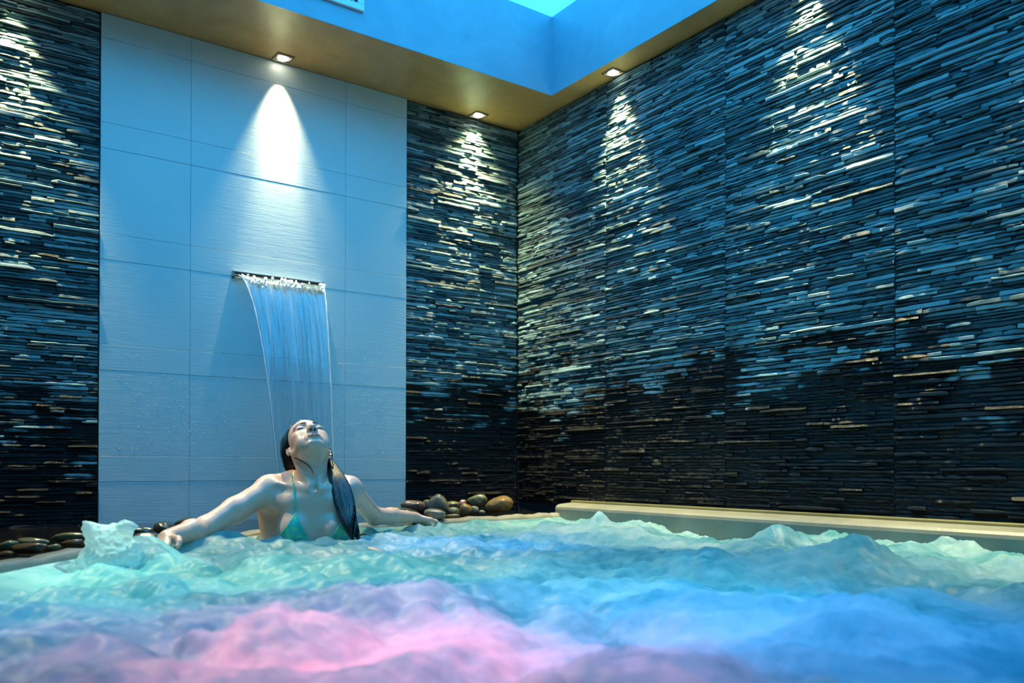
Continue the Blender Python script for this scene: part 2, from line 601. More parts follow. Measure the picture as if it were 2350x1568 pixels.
def make_water(name, foam_bias=0.0):
    m = mat(name, (.5, .8, .85), .40, spec=.30)
    k = NT(m)
    p0 = k.pos()
    n1 = k.noise(p0, 2.6, 6, .62, 1.4)
    n2 = k.noise(p0, 11, 5, .65, 1.0)
    f = k.math('ADD', k.math('MULTIPLY', n1, .7), k.math('MULTIPLY', n2, .3))
    f = k.math('ADD', f, foam_bias)
    col = k.ramp(f, [(.36, (.10, .43, .50)), (.48, (.30, .63, .70)), (.58, (.53, .77, .81)), (.72, (.82, .90, .91))])
    k.l(col, k.p.inputs['Base Color'])
    k.l(k.bump(k.noise(p0, 40, 3, .6, .6), .12, .012), k.p.inputs['Normal'])
    tr = k.n('ShaderNodeBsdfTranslucent'); k.l(col, tr.inputs['Color'])
    mx = k.n('ShaderNodeMixShader'); mx.inputs[0].default_value = .62
    k.l(k.p.outputs[0], mx.inputs[1]); k.l(tr.outputs[0], mx.inputs[2])
    k.l(mx.outputs[0], k.out.inputs['Surface'])
    return m


M_WATER = make_water('foaming_water')
water = np_mesh('water', V[used], remap[F], M_WATER)
tag(water, 'churning foamy pool water lit cyan, green, blue and pink', 'water', kind='structure')


# ------------------------------------------------------------------ signed-distance sculpting (figure, hair, splash)
class SDF:
    def __init__(s, ax, far=.06):
        s.ax = [np.asarray(a, np.float32) for a in ax]
        s.F = np.full([len(a) for a in ax], far, np.float32)

    def win(s, lo, hi):
        sl, loc = [], []
        for a, l, h in zip(s.ax, lo, hi):
            i0, i1 = np.searchsorted(a, l), np.searchsorted(a, h)
            sl.append(slice(int(i0), int(i1))); loc.append(a[i0:i1])
        if min(len(q) for q in loc) == 0: return None, None
        return tuple(sl), np.meshgrid(*loc, indexing='ij', sparse=True)

    def comb(s, sl, d, k, op):
        f = s.F[sl]
        if op == 'add':
            h = np.clip(.5 + .5 * (f - d) / k, 0, 1)
            s.F[sl] = f + (d - f) * h - k * h * (1 - h)
        elif op == 'sub':
            h = np.clip(.5 + .5 * (-d - f) / k, 0, 1)
            s.F[sl] = f + (-d - f) * h + k * h * (1 - h)
        else:
            h = np.clip(.5 - .5 * (d - f) / k, 0, 1)
            s.F[sl] = d + (f - d) * h + k * h * (1 - h)

    def cap(s, a, b, ra, rb=None, k=.01, op='add'):
        a, b = np.asarray(a, float), np.asarray(b, float)
        rb = ra if rb is None else rb
        pad = max(ra, rb) + k + .022
        sl, g = s.win(np.minimum(a, b) - pad, np.maximum(a, b) + pad)
        if sl is None: return
        ab = b - a; L2 = max(ab @ ab, 1e-12)
        q = [g[i] - a[i] for i in range(3)]
        h = np.clip((q[0] * ab[0] + q[1] * ab[1] + q[2] * ab[2]) / L2, 0, 1)
        d = np.sqrt(sum((q[i] - ab[i] * h) ** 2 for i in range(3))) - (ra + (rb - ra) * h)
        s.comb(sl, d.astype(np.float32), k, op)

    def chain(s, pts, rad, k=.01, op='add'):
        rad = rad if hasattr(rad, '__len__') else [rad] * len(pts)
        for i in range(len(pts) - 1):
            s.cap(pts[i], pts[i + 1], rad[i], rad[i + 1], k, op)

    def ell(s, c, r, M=None, k=.01, op='add', cut=None):
        c, r = np.asarray(c, float), np.asarray(r, float)
        M = np.eye(3) if M is None else np.asarray(M, float)      # columns: local axes
        ext = np.sqrt(((M * r) ** 2).sum(1)) + k + .022
        sl, g = s.win(c - ext, c + ext)
        if sl is None: return
        q = [g[i] - c[i] for i in range(3)]
        l = [(q[0] * M[0, j] + q[1] * M[1, j] + q[2] * M[2, j]) for j in range(3)]
        k0 = np.sqrt(sum((l[j] / r[j]) ** 2 for j in range(3)))
        k1 = np.sqrt(sum((l[j] / r[j] ** 2) ** 2 for j in range(3)))
        d = k0 * (k0 - 1) / np.maximum(k1, 1e-6)
        if cut is not None:
            d = np.maximum(d, cut(g))
        s.comb(sl, d.astype(np.float32), k, op)

    def mesh(s):
        F = s.F; ins = F < 0
        nx, ny, nz = F.shape
        c = np.zeros((nx - 1, ny - 1, nz - 1), np.uint8)
        for i in (0, 1):
            for j in (0, 1):
                for l in (0, 1):
                    c += ins[i:nx - 1 + i, j:ny - 1 + j, l:nz - 1 + l]
        act = np.argwhere((c > 0) & (c < 8))
        cid = np.full(c.shape, -1, np.int32)
        cid[act[:, 0], act[:, 1], act[:, 2]] = np.arange(len(act))
        acc = np.zeros((len(act), 3)); cnt = np.zeros(len(act))
        corners = [(i, j, l) for i in (0, 1) for j in (0, 1) for l in (0, 1)]
        for a in corners:
            for ax in range(3):
                if a[ax]: continue
                b = list(a); b[ax] = 1
                fa = F[act[:, 0] + a[0], act[:, 1] + a[1], act[:, 2] + a[2]]
                fb = F[act[:, 0] + b[0], act[:, 1] + b[1], act[:, 2] + b[2]]
                m = (fa < 0) != (fb < 0)
                t = fa / np.where(m, fa - fb, 1)
                p = np.tile(np.array(a, float), (len(act), 1)); p[:, ax] += t
                acc[m] += p[m]; cnt[m] += 1
        P = act + acc / cnt[:, None]
        V = np.stack([np.interp(P[:, i], np.arange(len(s.ax[i])), s.ax[i]) for i in range(3)], 1)
        quads = []
        for ax in range(3):
            sh = [slice(None)] * 3; sh2 = [slice(None)] * 3
            sh[ax] = slice(0, -1); sh2[ax] = slice(1, None)
            A, B = ins[tuple(sh)], ins[tuple(sh2)]
            e = np.argwhere(A != B)
            u, v = (ax + 1) % 3, (ax + 2) % 3
            lim = F.shape
            e = e[(e[:, u] > 0) & (e[:, v] > 0) & (e[:, u] < lim[u] - 1) & (e[:, v] < lim[v] - 1)]
            flip = A[e[:, 0], e[:, 1], e[:, 2]]
            q = []
            for du, dv in ((-1, -1), (0, -1), (0, 0), (-1, 0)):
                g = e.copy(); g[:, u] += du; g[:, v] += dv
                q.append(cid[g[:, 0], g[:, 1], g[:, 2]])
            q = np.stack(q, 1)
            q[~flip] = q[~flip][:, ::-1]
            quads.append(q)
        return V, np.concatenate(quads)


def steps(*segs):
    """axis samples: (start, step, end) segments joined"""
    out = []
    for a, st, b in segs:
        out.append(np.arange(a, b - st * .5, st))
    out.append([segs[-1][2]])
    return np.concatenate(out)


# ------------------------------------------------------------------ the woman
# sculpted in a frame of her own: x to her left, y away from the viewer's side, z up
def K(px, py, t):
    return np.array([(px - CX) / FPX * t, t, EYE - (py - 1073) / FPX * t])


HO = K(707, 1027, 3.12)                                   # head centre
th, psi, rol = math.radians(55), math.radians(25), math.radians(3)
Rv, Tv, Uv = np.eye(3)
fh = Rv * math.sin(psi) - Tv * math.cos(psi)
lx = Rv * math.cos(psi) + Tv * math.sin(psi)
Fy = fh * math.cos(th) + Uv * math.sin(th)
Hz = -fh * math.sin(th) + Uv * math.cos(th)
rot = np.array([[math.cos(rol), 0, -math.sin(rol)], [0, 1, 0], [math.sin(rol), 0, math.cos(rol)]])
lx, Fy, Hz = rot @ lx, rot @ Fy, rot @ Hz
HM = np.stack([lx, Fy, Hz], 1)


def hd(x, y, z):
    return HO + HM @ np.array([x, y, z])


def rotx(a):
    c, s_ = math.cos(a), math.sin(a)
    return np.array([[1, 0, 0], [0, c, -s_], [0, s_, c]])


hx, hz = HO[0], HO[2]
B = SDF([steps((-1.22, .0045, hx - .115), (hx - .115, .0022, hx + .125), (hx + .125, .0045, -.26)),
         steps((2.24, .006, 2.40), (2.40, .0045, 2.93), (2.93, .0024, 3.26), (3.26, .0045, 3.88)),
         steps((-.46, .012, 0.0), (0.0, .0045, hz - .085), (hz - .085, .0022, hz + .125))])
NOTCH = K(722, 1124, 3.02)
NB = K(716, 1112, 3.09)
SH_R, SH_L = K(617, 1127, 3.06), K(806, 1129, 3.15)
EL_R, EL_L = K(474, 1213, 2.86), K(860, 1186, 3.42)
WR_R = np.array([K(384, 1241, 2.66)[0], 2.66, .078]); WR_L = np.array([K(952, 1193, 3.72)[0], 3.72, .080])
# torso
B.ell(K(711, 1150, 3.09), (.142, .085, .085), k=.03)
B.ell(K(710, 1205, 3.08), (.120, .095, .15), k=.03)
B.ell(K(720, 1290, 3.06), (.115, .085, .16), k=.04)
B.ell(np.array([-.72, 3.03, -.28]), (.155, .11, .13), k=.04)
# neck, sternomastoids, trapezius, collarbones
B.cap(hd(0, -.012, -.06), NB, .0505, .057, k=.02)
B.cap(hd(-.05, -.025, -.055), NOTCH + [-.012, 0, 0], .012, .009, k=.016)
B.cap(hd(.05, -.025, -.055), NOTCH + [.012, 0, 0], .012, .009, k=.016)
B.cap(K(690, 1092, 3.14), K(632, 1114, 3.09), .030, .034, k=.035)
B.cap(K(748, 1094, 3.16), K(800, 1116, 3.16), .028, .033, k=.035)
B.cap(NOTCH + [-.016, .004, -.004], K(640, 1115, 3.03), .010, .011, k=.02)
B.cap(NOTCH + [.016, .004, -.004], K(797, 1117, 3.09), .010, .011, k=.02)
B.ell(NOTCH + [0, -.012, .006], (.012, .012, .012), k=.012, op='sub')
# shoulders and arms
B.ell(SH_R, (.052, .050, .054), k=.03); B.ell(SH_L, (.044, .046, .050), k=.03)
B.cap(SH_R, SH_R * .45 + EL_R * .55, .045, .043, k=.02); B.cap(SH_R * .45 + EL_R * .55, EL_R, .043, .037, k=.02)
B.cap(SH_L, EL_L, .039, .034, k=.02)
FA_R = EL_R * .62 + WR_R * .38; FA_L = EL_L * .62 + WR_L * .38
B.cap(EL_R, FA_R, .037, .036, k=.02); B.cap(FA_R, WR_R, .036, .024, k=.02)
B.cap(EL_L, FA_L, .036, .034, k=.02); B.cap(FA_L, WR_L, .034, .023, k=.02)
# chest: pectoral tie-in to the arm, breasts, lats
B.cap(K(668, 1160, 3.02), K(622, 1150, 3.04), .034, .028, k=.035); B.cap(K(770, 1160, 3.05), K(800, 1150, 3.12), .032, .025, k=.035)
B.ell(K(675, 1222, 3.005), (.058, .058, .062), k=.035); B.ell(K(768, 1222, 3.03), (.055, .058, .062), k=.035)
B.cap(K(616, 1168, 3.10), K(636, 1275, 3.09), .040, .05, k=.035); B.cap(K(793, 1168, 3.15), K(786, 1275, 3.12), .036, .045, k=.035)
# legs under the water, knees just at its surface
for hipx, kn, an in ((-.80, (-.580, 2.83, -.026), (-.60, 2.60, -.40)), (-.65, (-.470, 2.83, -.024), (-.44, 2.60, -.40))):
    B.cap((hipx, 3.0, -.30), kn, .082, .052, k=.04)
    B.cap(kn, an, .050, .036, k=.02)


def hand(wrist, d, side_v, scale=1.0, down=np.array([0, 0, -1.0]), thumb=1):
    """palm, four fingers of unequal length with two bends and a thumb from the side of the palm"""
    d = d / np.linalg.norm(d); side_v = side_v - d * (side_v @ d); side_v /= np.linalg.norm(side_v)
    nrm = np.cross(d, side_v); nrm = nrm * (1 if nrm @ down > 0 else -1)      # towards the palm's face
    spread = (-.030, -.0105, .0095, .029); ln = (.058, .070, .075, .066)
    for s_, L in zip(spread, ln):
        s_ *= scale; L *= scale
        base = wrist + d * .012 + side_v * s_ * .55
        kn = wrist + d * .082 * scale + side_v * s_
        B.cap(base, kn, .0155, .0115, k=.012)
        fd = (d + side_v * s_ * 5.0 + nrm * .10); fd /= np.linalg.norm(fd)
        p1 = kn + fd * L * .45
        fd2 = fd + nrm * .28; fd2 /= np.linalg.norm(fd2)
        p2 = p1 + fd2 * L * .32
        fd3 = fd2 + nrm * .30; fd3 /= np.linalg.norm(fd3)
        p3 = p2 + fd3 * L * .24
        B.chain([kn, p1, p2, p3], [.0098, .0086, .0078, .0066], k=.004)
    tb = wrist + d * .022 + side_v * .026 * thumb
    t1 = tb + (d * .55 + side_v * .8 * thumb) * .036; t2 = t1 + (d * .9 + side_v * .45 * thumb) * .030; t3 = t2 + d * .022 + nrm * .004
    B.chain([tb, t1, t2, t3], [.0145, .0105, .0090, .0072], k=.006)


hand(WR_R, np.array([K(326, 1262, 2.46)[0], 2.46, -.025]) - WR_R, np.array([1.0, -.6, .1]), .86, thumb=1)
hand(WR_L, np.array([K(1000, 1200, 3.86)[0], 3.86, .018]) - WR_L, np.array([1.0, -.5, .05]), .86, thumb=1)
# head
B.ell(hd(0, -.010, .032), (.0735, .093, .084), HM, k=.012)
B.ell(hd(0, .034, -.030), (.0575, .054, .078), HM, k=.02)
for s_ in (-1, 1):
    B.cap(hd(s_ * .053, -.002, -.045), hd(s_ * .017, .066, -.094), .0165, .013, k=.022)
    B.ell(hd(s_ * .041, .052, -.022), (.022, .021, .020), HM, k=.026)
    B.cap(hd(s_ * .014, .083, .020), hd(s_ * .046, .068, .020), .0095, .010, k=.014)
    B.ell(hd(s_ * .036, .050, -.058), (.022, .022, .026), HM, k=.02)
B.ell(hd(0, .030, -.066), (.046, .048, .034), HM, k=.02)
B.ell(hd(0, .075, -.094), (.018, .014, .013), HM, k=.014)
for s_ in (-1, 1):      # eye sockets, closed lids, crease
    B.ell(hd(s_ * .0315, .098, .001), (.019, .018, .0135), HM, k=.012, op='sub')
    B.ell(hd(s_ * .0315, .0715, .000), (.0155, .0150, .0135), HM, k=.005)
    arc = [hd(s_ * (.0315 + x), .0845 - 22 * x * x, -.0062 + 9 * x * x) for x in (-.012, -.006, 0, .006, .012)]
    B.chain(arc, .0013, k=.0015, op='sub')
# nose
B.chain([hd(0, .080, .012), hd(0, .089, -.008), hd(0, .102, -.028), hd(0, .1075, -.0355)], [.0085, .0085, .0095, .0098], k=.012)
for s_ in (-1, 1):
    B.ell(hd(s_ * .0125, .0955, -.0385), (.0078, .0105, .0075), HM, k=.008)
    B.ell(hd(s_ * .0072, .1010, -.0465), (.0038, .0062, .0048), HM, k=.002, op='sub')
# mouth
B.ell(hd(0, .077, -.063), (.028, .019, .022), HM, k=.012)
up_l = [hd(x, .0965 - 26 * x * x - .004 * abs(x) / .02, z) for x, z in ((-.0225, -.0665), (-.013, -.0632), (-.0045, -.0605), (0, -.0615), (.0045, -.0605), (.013, -.0632), (.0225, -.0665))]
B.chain(up_l, [.0020, .0038, .0046, .0044, .0046, .0038, .0020], k=.004)
lo_l = [hd(x, .0955 - 26 * x * x, z) for x, z in ((-.020, -.0680), (-.010, -.0720), (0, -.0732), (.010, -.0720), (.020, -.0680))]
B.chain(lo_l, [.0022, .0048, .0056, .0048, .0022], k=.004)
ml = [hd(x, .1015 - 30 * x * x, -.0665 - 1.5 * x * x) for x in (-.024, -.015, -.007, 0, .007, .015, .024)]
B.chain(ml, .0013, k=.0016, op='sub')
B.ell(hd(0, .0935, -.0855), (.014, .006, .005), HM, k=.006, op='sub')
# ears
for s_ in (-1, 1):
    eM = HM @ np.array([[1, s_ * -.35, 0], [s_ * .35, 1, 0], [0, 0, 1.0]]) / 1.0
    eM /= np.linalg.norm(eM, axis=0)
    c = hd(s_ * .0715, -.012, -.006)
    B.ell(c, (.0062, .0150, .026), eM, k=.006)
    B.ell(hd(s_ * .0785, -.008, -.004), (.0050, .0085, .016), eM, k=.004, op='sub')
    B.ell(hd(s_ * .0705, -.004, -.029), (.0055, .0075, .009), HM, k=.007)
Vp, Qp = B.mesh()

# colour by anatomy: lips, brows, lash lines; shade of the nostril hollows painted in dark
hl = (Vp - HO) @ HM
near = np.linalg.norm(hl, axis=1) < .16
skin = np.tile(np.array([.80, .50, .39]), (len(Vp), 1))


def paint(mask, col):
    global skin
    mask = np.clip(mask, 0, 1)[:, None] * near[:, None]
    skin = skin * (1 - mask) + np.array(col) * mask


x_, y_, z_ = hl.T
front = np.clip((y_ - .045) / .01, 0, 1)
lip_c = -.0668
lipw = np.clip(1.3 - np.abs(x_) / .0225, 0, 1)
lipd = np.abs(z_ - (lip_c - .001)) - .0105 * np.sqrt(np.clip(1 - (x_ / .0245) ** 2, 0, 1))
paint(front * np.clip(-lipd / .0022 + .3, 0, 1) * (np.abs(x_) < .0245), (.42, .16, .165))
for s_ in (-1, 1):
    xb = x_ * s_
    zb = .0205 + .006 * np.clip((xb - .012) / .030, 0, 1) - .010 * np.clip((xb - .040) / .012, 0, 1)
    wb = .0042 * np.clip((xb - .010) / .004, 0, 1) * np.clip((.053 - xb) / .015, 0, 1)
    paint(front * np.clip((wb - np.abs(z_ - zb)) / .0016 + .5, 0, 1) * (xb > .010) * (xb < .053), (.06, .035, .025))
    xe = xb - .0315
    ze = -.0062 + 9 * xe * xe
    paint(front * np.clip((.0019 - np.abs(z_ - ze)) / .0012 + .3, 0, 1) * (np.abs(xe) < .0150), (.035, .022, .02))
    d = np.sqrt(((xb - .0072) / .0042) ** 2 + ((y_ - .101) / .0062) ** 2)
    paint(np.clip((1.1 - d) * 3, 0, 1) * (z_ < -.038) * (z_ > -.058), (.05, .02, .018))
    dcheek = np.sqrt((xb - .045) ** 2 + (y_ - .06) ** 2 + (z_ + .025) ** 2)
    paint(.35 * np.clip(1 - dcheek / .03, 0, 1), (.62, .33, .26))


def make_skin():
    m = mat('wet_skin', (.6, .4, .3), .34, spec=.55)
    k = NT(m)
    a = k.n('ShaderNodeVertexColor', _layer_name='tint')
    k.l(a.outputs['Color'], k.p.inputs['Base Color'])
    k.p.inputs['Subsurface Weight'].default_value = .12
    k.p.inputs['Subsurface Radius'].default_value = (.010, .004, .002)
    k.p.inputs['Subsurface Scale'].default_value = 1.0
    k.l(k.bump(k.noise(k.coord(), 90, 3), .10, .003), k.p.inputs['Normal'])
    k.l(k.ramp(k.noise(k.coord(), 22, 3), [(.4, (.26, .26, .26)), (.65, (.44, .44, .44))]), k.p.inputs['Roughness'])
    return m


PB = np.array([-.72, 3.05, 0.0])          # her base point
PBW = Vector((rgt0.x * PB[0] + math.sin(YAW) * PB[1], rgt0.y * PB[0] + math.cos(YAW) * PB[1], 0))
person = np_mesh('person', Vp - PB, Qp, make_skin())
at_ = person.data.color_attributes.new('tint', 'FLOAT_COLOR', 'POINT')
nv = len(person.data.vertices)
at_.data.foreach_set('color', np.concatenate([skin, np.ones((len(skin), 1))], 1).astype(np.float32).ravel()[:nv * 4])
person.location = PBW
person.rotation_euler.z = -YAW
tag(person, 'woman in a green bikini reclining with head tipped back, arms spread along the pool rim', 'person')
tree = BVHTree.FromPolygons([tuple(v) for v in Vp], [tuple(int(i) for i in q) for q in Qp])


def on_skin(px, py, off=.003):
    """point on her skin seen at that place, lifted by off"""
    o_ = np.array([0, 0, EYE]); d = K(px, py, 1.0) - o_
    loc, nrm, i, dist = tree.ray_cast(Vector(o_), Vector(d))
    if loc is None: return None
    n_ = nrm if nrm.dot(Vector(d)) < 0 else -nrm
    return np.array(loc + n_ * off)


M_LASH = mat('lash', (.012, .01, .01), .5)
M_BROW = mat('brow', (.055, .035, .028), .6)
for s_ in (-1, 1):
    pts = []
    for x in np.linspace(-.0150, .0150, 13):
        o_ = hd(s_ * (.0315 + x), .13, -.0066 + 10 * x * x)
        loc, nrm, i_, ds = tree.ray_cast(Vector(o_), Vector(-Fy))
        if loc is not None: pts.append(np.array(loc) + Fy * .0004)
    lash = MB()
    lash.tube([p - PB for p in pts], [.0004] + [.0011] * (len(pts) - 2) + [.0004], 6)
    lash.build('eyelashes', M_LASH, person, smooth=True)
for s_ in (-1, 1):
    pts = []
    for x in np.linspace(.013, .050, 12):
        zb_ = .0195 + .0055 * min(1, (x - .012) / .022) - .010 * max(0, (x - .038) / .014)
        loc, nrm, i_, ds = tree.ray_cast(Vector(hd(s_ * x, .14, zb_)), Vector(-Fy))
        if loc is not None: pts.append(np.array(loc) + Fy * .0001)
    brow = MB()
    brow.tube([p - PB for p in pts], [.0007] + [.0016] * 5 + [.0014] * (len(pts) - 8) + [.0011, .0005], 8)
    brow.build('eyebrow', M_BROW, person, smooth=True)


# bikini: two triangle cups with a hem, neck cords
def make_bikini():
    m = mat('bikini_cloth', (.05, .62, .42), .35)
    k = NT(m)
    f = k.noise(k.coord(), 24, 3, .5, 1.5)
    k.l(k.ramp(f, [(.40, (.02, .50, .40)), (.56, (.07, .66, .46)), (.66, (.45, .62, .08)), (.74, (.05, .58, .45))]), k.p.inputs['Base Color'])
    k.l(k.bump(k.noise(k.coord(), 400, 2), .2, .002), k.p.inputs['Normal'])
    return m


M_BIK = make_bikini()
bik = MB(); hem = MB()
for apex, lo, ro in (((679, 1181), (632, 1246), (713, 1246)), ((792, 1184), (752, 1246), (822, 1246))):
    n = 16
    rows = []
    for i in range(n + 1):
        row = []
        w = i / n
        a = np.array(apex) * (1 - w) + np.array(lo) * w; b = np.array(apex) * (1 - w) + np.array(ro) * w
        bow = 3.5 * math.sin(math.pi * w)
        for j in range(n + 1):
            q = a + (b - a) * (j / n) + np.array([bow * (1 - 2 * j / n), 0])
            p = on_skin(q[0], q[1], .0035)
            row.append(p if p is not None else (row[-1] if row else K(*q, 2.98)))
        rows.append(row)
    rows = np.array(rows)
    bik.add([r - PB for row in rows for r in row], [(i * (n + 1) + j, i * (n + 1) + j + 1, (i + 1) * (n + 1) + j + 1, (i + 1) * (n + 1) + j) for i in range(n) for j in range(n)])
    for e_ in (rows[:, 0], rows[:, -1]):
        hem.tube([p - PB for p in e_], .0028, 6)
bikini = bik.build('bikini_top', M_BIK, person, smooth=True)
sd = bikini.modifiers.new('cloth', 'SOLIDIFY'); sd.thickness = .003; sd.offset = 0
hem.build('hem', M_BIK, bikini, smooth=True)
for path in (((679, 1182), (678, 1165), (676.5, 1145), (675, 1125), (672, 1107), (669.5, 1093)), ((792, 1184), (789, 1165), (784, 1145), (779, 1125), (772, 1108))):
    pts = [on_skin(*q, .002) for q in path]
    pts = [None if p is None else p for p in pts]
    pts = [p for p in pts if p is not None]
    m_ = MB(); m_.tube([p - PB for p in [(lambda z: z if z is not None else q_)(on_skin(*(CX + q_[0] / q_[1] * FPX, 1073 - (q_[2] - EYE) / q_[1] * FPX), .0022)) for q_ in spline(np.array(pts), 30)]], .0028, 8)
    m_.build('neck_cord', M_BIK, bikini, smooth=True)

# wet black hair: a cap combed back, the mass behind the neck and the long lock over her left shoulder
Hs = SDF([steps((hx - .14, .0035, hx + .20)), steps((2.90, .0035, 3.38)), steps((.03, .0035, hz + .14))])


def hairline(g):
    q = [g[i] - HO[i] for i in range(3)]
    lx_ = sum(q[i] * HM[i, 0] for i in range(3)); ly = sum(q[i] * HM[i, 1] for i in range(3)); lz = sum(q[i] * HM[i, 2] for i in range(3))
    # face side of the hairline is positive
    return (.088 * (ly - .006) - .052 * (lz + .008)) / .102 - .10 * np.abs(lx_) ** 1.5 * 0 + .004


Hs.ell(hd(0, -.012, .034), (.0785, .097, .089), HM, k=.004, cut=hairline)
Hs.chain([hd(-.040, -.035, .045), K(671, 1022, 3.17), K(668, 1044, 3.17), K(670, 1068, 3.175), K(677, 1092, 3.17)], [.036, .034, .029, .022, .012], k=.03)
Hs.chain([hd(-.015, -.085, .02), K(683, 1060, 3.21), K(690, 1095, 3.19)], [.045, .038, .022], k=.03)
Hs.chain([hd(.04, -.06, .03), K(742, 1050, 3.21), K(752, 1085, 3.185)], [.035, .028, .020], k=.03)
LOCK = [(752, 1036, 3.19, .012), (757, 1060, 3.165, .0125), (769, 1085, 3.12, .022), (778, 1110, 3.075, .032), (787, 1140, 3.035, .036), (794, 1170, 3.0, .033), (803, 1200, 2.96, .027), (812, 1225, 2.945, .020), (820, 1244, 2.94, .011)]
LP = np.array([K(a, b, c) for a, b, c, d in LOCK]); LR = np.array([d for *_, d in LOCK])
lps = spline(np.concatenate([LP, LR[:, None]], 1), 30)
for i in range(len(lps) - 1):
    for s_ in (-.58, 0, .58):
        Hs.cap(lps[i, :3] + [lps[i, 3] * s_, 0, 0], lps[i + 1, :3] + [lps[i + 1, 3] * s_, 0, 0], lps[i, 3] * (.42 if s_ else .50), lps[i + 1, 3] * (.42 if s_ else .50), k=.010)
Vh, Qh = Hs.mesh()
hv = MB()
htree = BVHTree.FromPolygons([tuple(v) for v in Vh], [tuple(int(i) for i in q) for q in Qh])
r_ = random.Random(4)
for i in range(120):                                    # strands on the long lock
    a = r_.uniform(-1, 1); lift = r_.uniform(.6, 1.1); ph = r_.uniform(0, 6)
    m_end = r_.randint(22, 29)
    pts, rad = [], []
    for j in range(r_.randint(0, 4), m_end + 1):
        c, w = lps[j, :3], lps[j, 3]
        aa = a * .95 + .08 * math.sin(j * .35 + ph)
        q = c + np.array([aa * w, 0, 0])
        o_ = np.array([0, 0, EYE]); loc, nrm, i_, ds = htree.ray_cast(Vector(o_), Vector(q - o_))
        if loc is not None and abs(loc.y - q[1]) < .08: q = np.array(loc) + (o_ - q) / np.linalg.norm(o_ - q) * (.0002 + .0012 * lift)
        pts.append(q - PB)
        rad.append(.0016 * min(1, (m_end + 1 - j) / 5 + .15))
    if len(pts) > 4: hv.tube(pts, rad, 5)
for i in range(40):                                    # combed strands on the cap, both sides of the part
    x0 = r_.uniform(-.066, .066)
    pts = []
    for w in np.linspace(0, 1, 12):
        y = .074 - w * .165; z = .0
        xx = x0 * (1 + .2 * w)
        q = 1 - (xx / .0785) ** 2 - ((y + .012) / .097) ** 2
        z = .034 + .089 * math.sqrt(max(q, 0)) + .0006
        if (.088 * (y - .006) - .052 * (z + .008)) / .102 + .004 > 0: continue
        pts.append(hd(xx, y, z) - PB)
    if len(pts) > 4: hv.tube(pts, [.0004] + [.0022] * (len(pts) - 2) + [.0006], 5)
for i in range(26):                                    # strands down the mass behind the neck on her right
    x0 = r_.uniform(0, 1)
    st_ = hd(-.070 + .01 * x0, -.02 - .05 * x0, .035 + .02 * r_.random())
    mid = K(652 + 16 * x0, 1030, 3.155 + .02 * x0); en = K(664 + 12 * x0, 1086 + r_.uniform(-6, 8), 3.16)
    hv.tube([p - PB for p in spline(np.array([st_, mid, K(658 + 14 * x0, 1062, 3.15 + .02 * x0), en]), 14)], [.0006] + [.0024] * 11 + [.0012, .0005], 5)
for path, w in ((((676, 1052, 3.085), (690, 1058, 3.02), (706, 1068, 3.005), (716, 1081, 3.01), (721, 1095, 3.02)), .0013),
                (((676, 1053, 3.085), (694, 1061, 3.02), (708, 1071, 3.006), (717, 1083, 3.012)), .0009),
                (((757, 1045, 3.15), (763, 1065, 3.12), (770, 1088, 3.08), (777, 1108, 3.06)), .0018),
                (((756, 1052, 3.15), (760, 1076, 3.12), (768, 1100, 3.07)), .0022),
                (((783, 1180, 2.985), (782, 1200, 2.965), (787, 1216, 2.95), (796, 1228, 2.945)), .0014),
                (((770, 1130, 3.03), (772, 1160, 3.0), (778, 1190, 2.97)), .0014),
                (((818, 1234, 2.94), (832, 1228, 2.93), (845, 1226, 2.92)), .003)):
    pts = []
    for q in path:
        s1 = on_skin(q[0], q[1], .002)
        p = K(*q)
        if s1 is not None and abs(s1[1] - p[1]) < .09: p = s1
        pts.append(p)
    hv.tube([p - PB for p in spline(np.array(pts), 16)], [.0008] + [w] * 11 + [w * .7, w * .5, w * .3, w * .15], 5)
nb = len(hv.v)
hv.v += [tuple(v) for v in (Vh - PB)]
hv.f += [tuple(int(i) + nb for i in q) for q in Qh]


def make_hair():
    m = mat('wet_black_hair', (.008, .009, .011), .26, spec=.6)
    k = NT(m)
    k.l(k.bump(k.noise(k.coord((90, 90, 4)), 3.0, 2), .05, .002), k.p.inputs['Normal'])
    return m


hair = hv.build('hair', make_hair(), person, smooth=True)

# ------------------------------------------------------------------ pebbles
def make_pebble(name, c0, c1, rough=.17):
    m = mat(name, c0, rough)
    k = NT(m)
    f = k.noise(k.coord(), 18, 5, .6)
    k.l(k.ramp(f, [(.35, c0), (.7, c1)]), k.p.inputs['Base Color'])
    k.l(k.bump(k.noise(k.coord(), 70, 4, .7), .30, .004), k.p.inputs['Normal'])
    return m


PEB = {'olive': make_pebble('pebble_olive', (.105, .095, .045), (.20, .18, .09)),
       'dark': make_pebble('pebble_dark', (.030, .030, .024), (.065, .062, .045)),
       'purple': make_pebble('pebble_purple', (.13, .075, .055), (.20, .12, .085)),
       'grey': make_pebble('pebble_grey', (.12, .11, .085), (.20, .185, .14)),
       'red': make_pebble('pebble_red', (.20, .075, .04), (.27, .12, .07)),
       'brown': make_pebble('pebble_brown', (.15, .095, .035), (.25, .16, .065)),
       'green': make_pebble('pebble_green', (.12, .12, .06), (.19, .185, .10)),
       'rust': make_pebble('pebble_rust', (.11, .06, .025), (.17, .09, .04))}


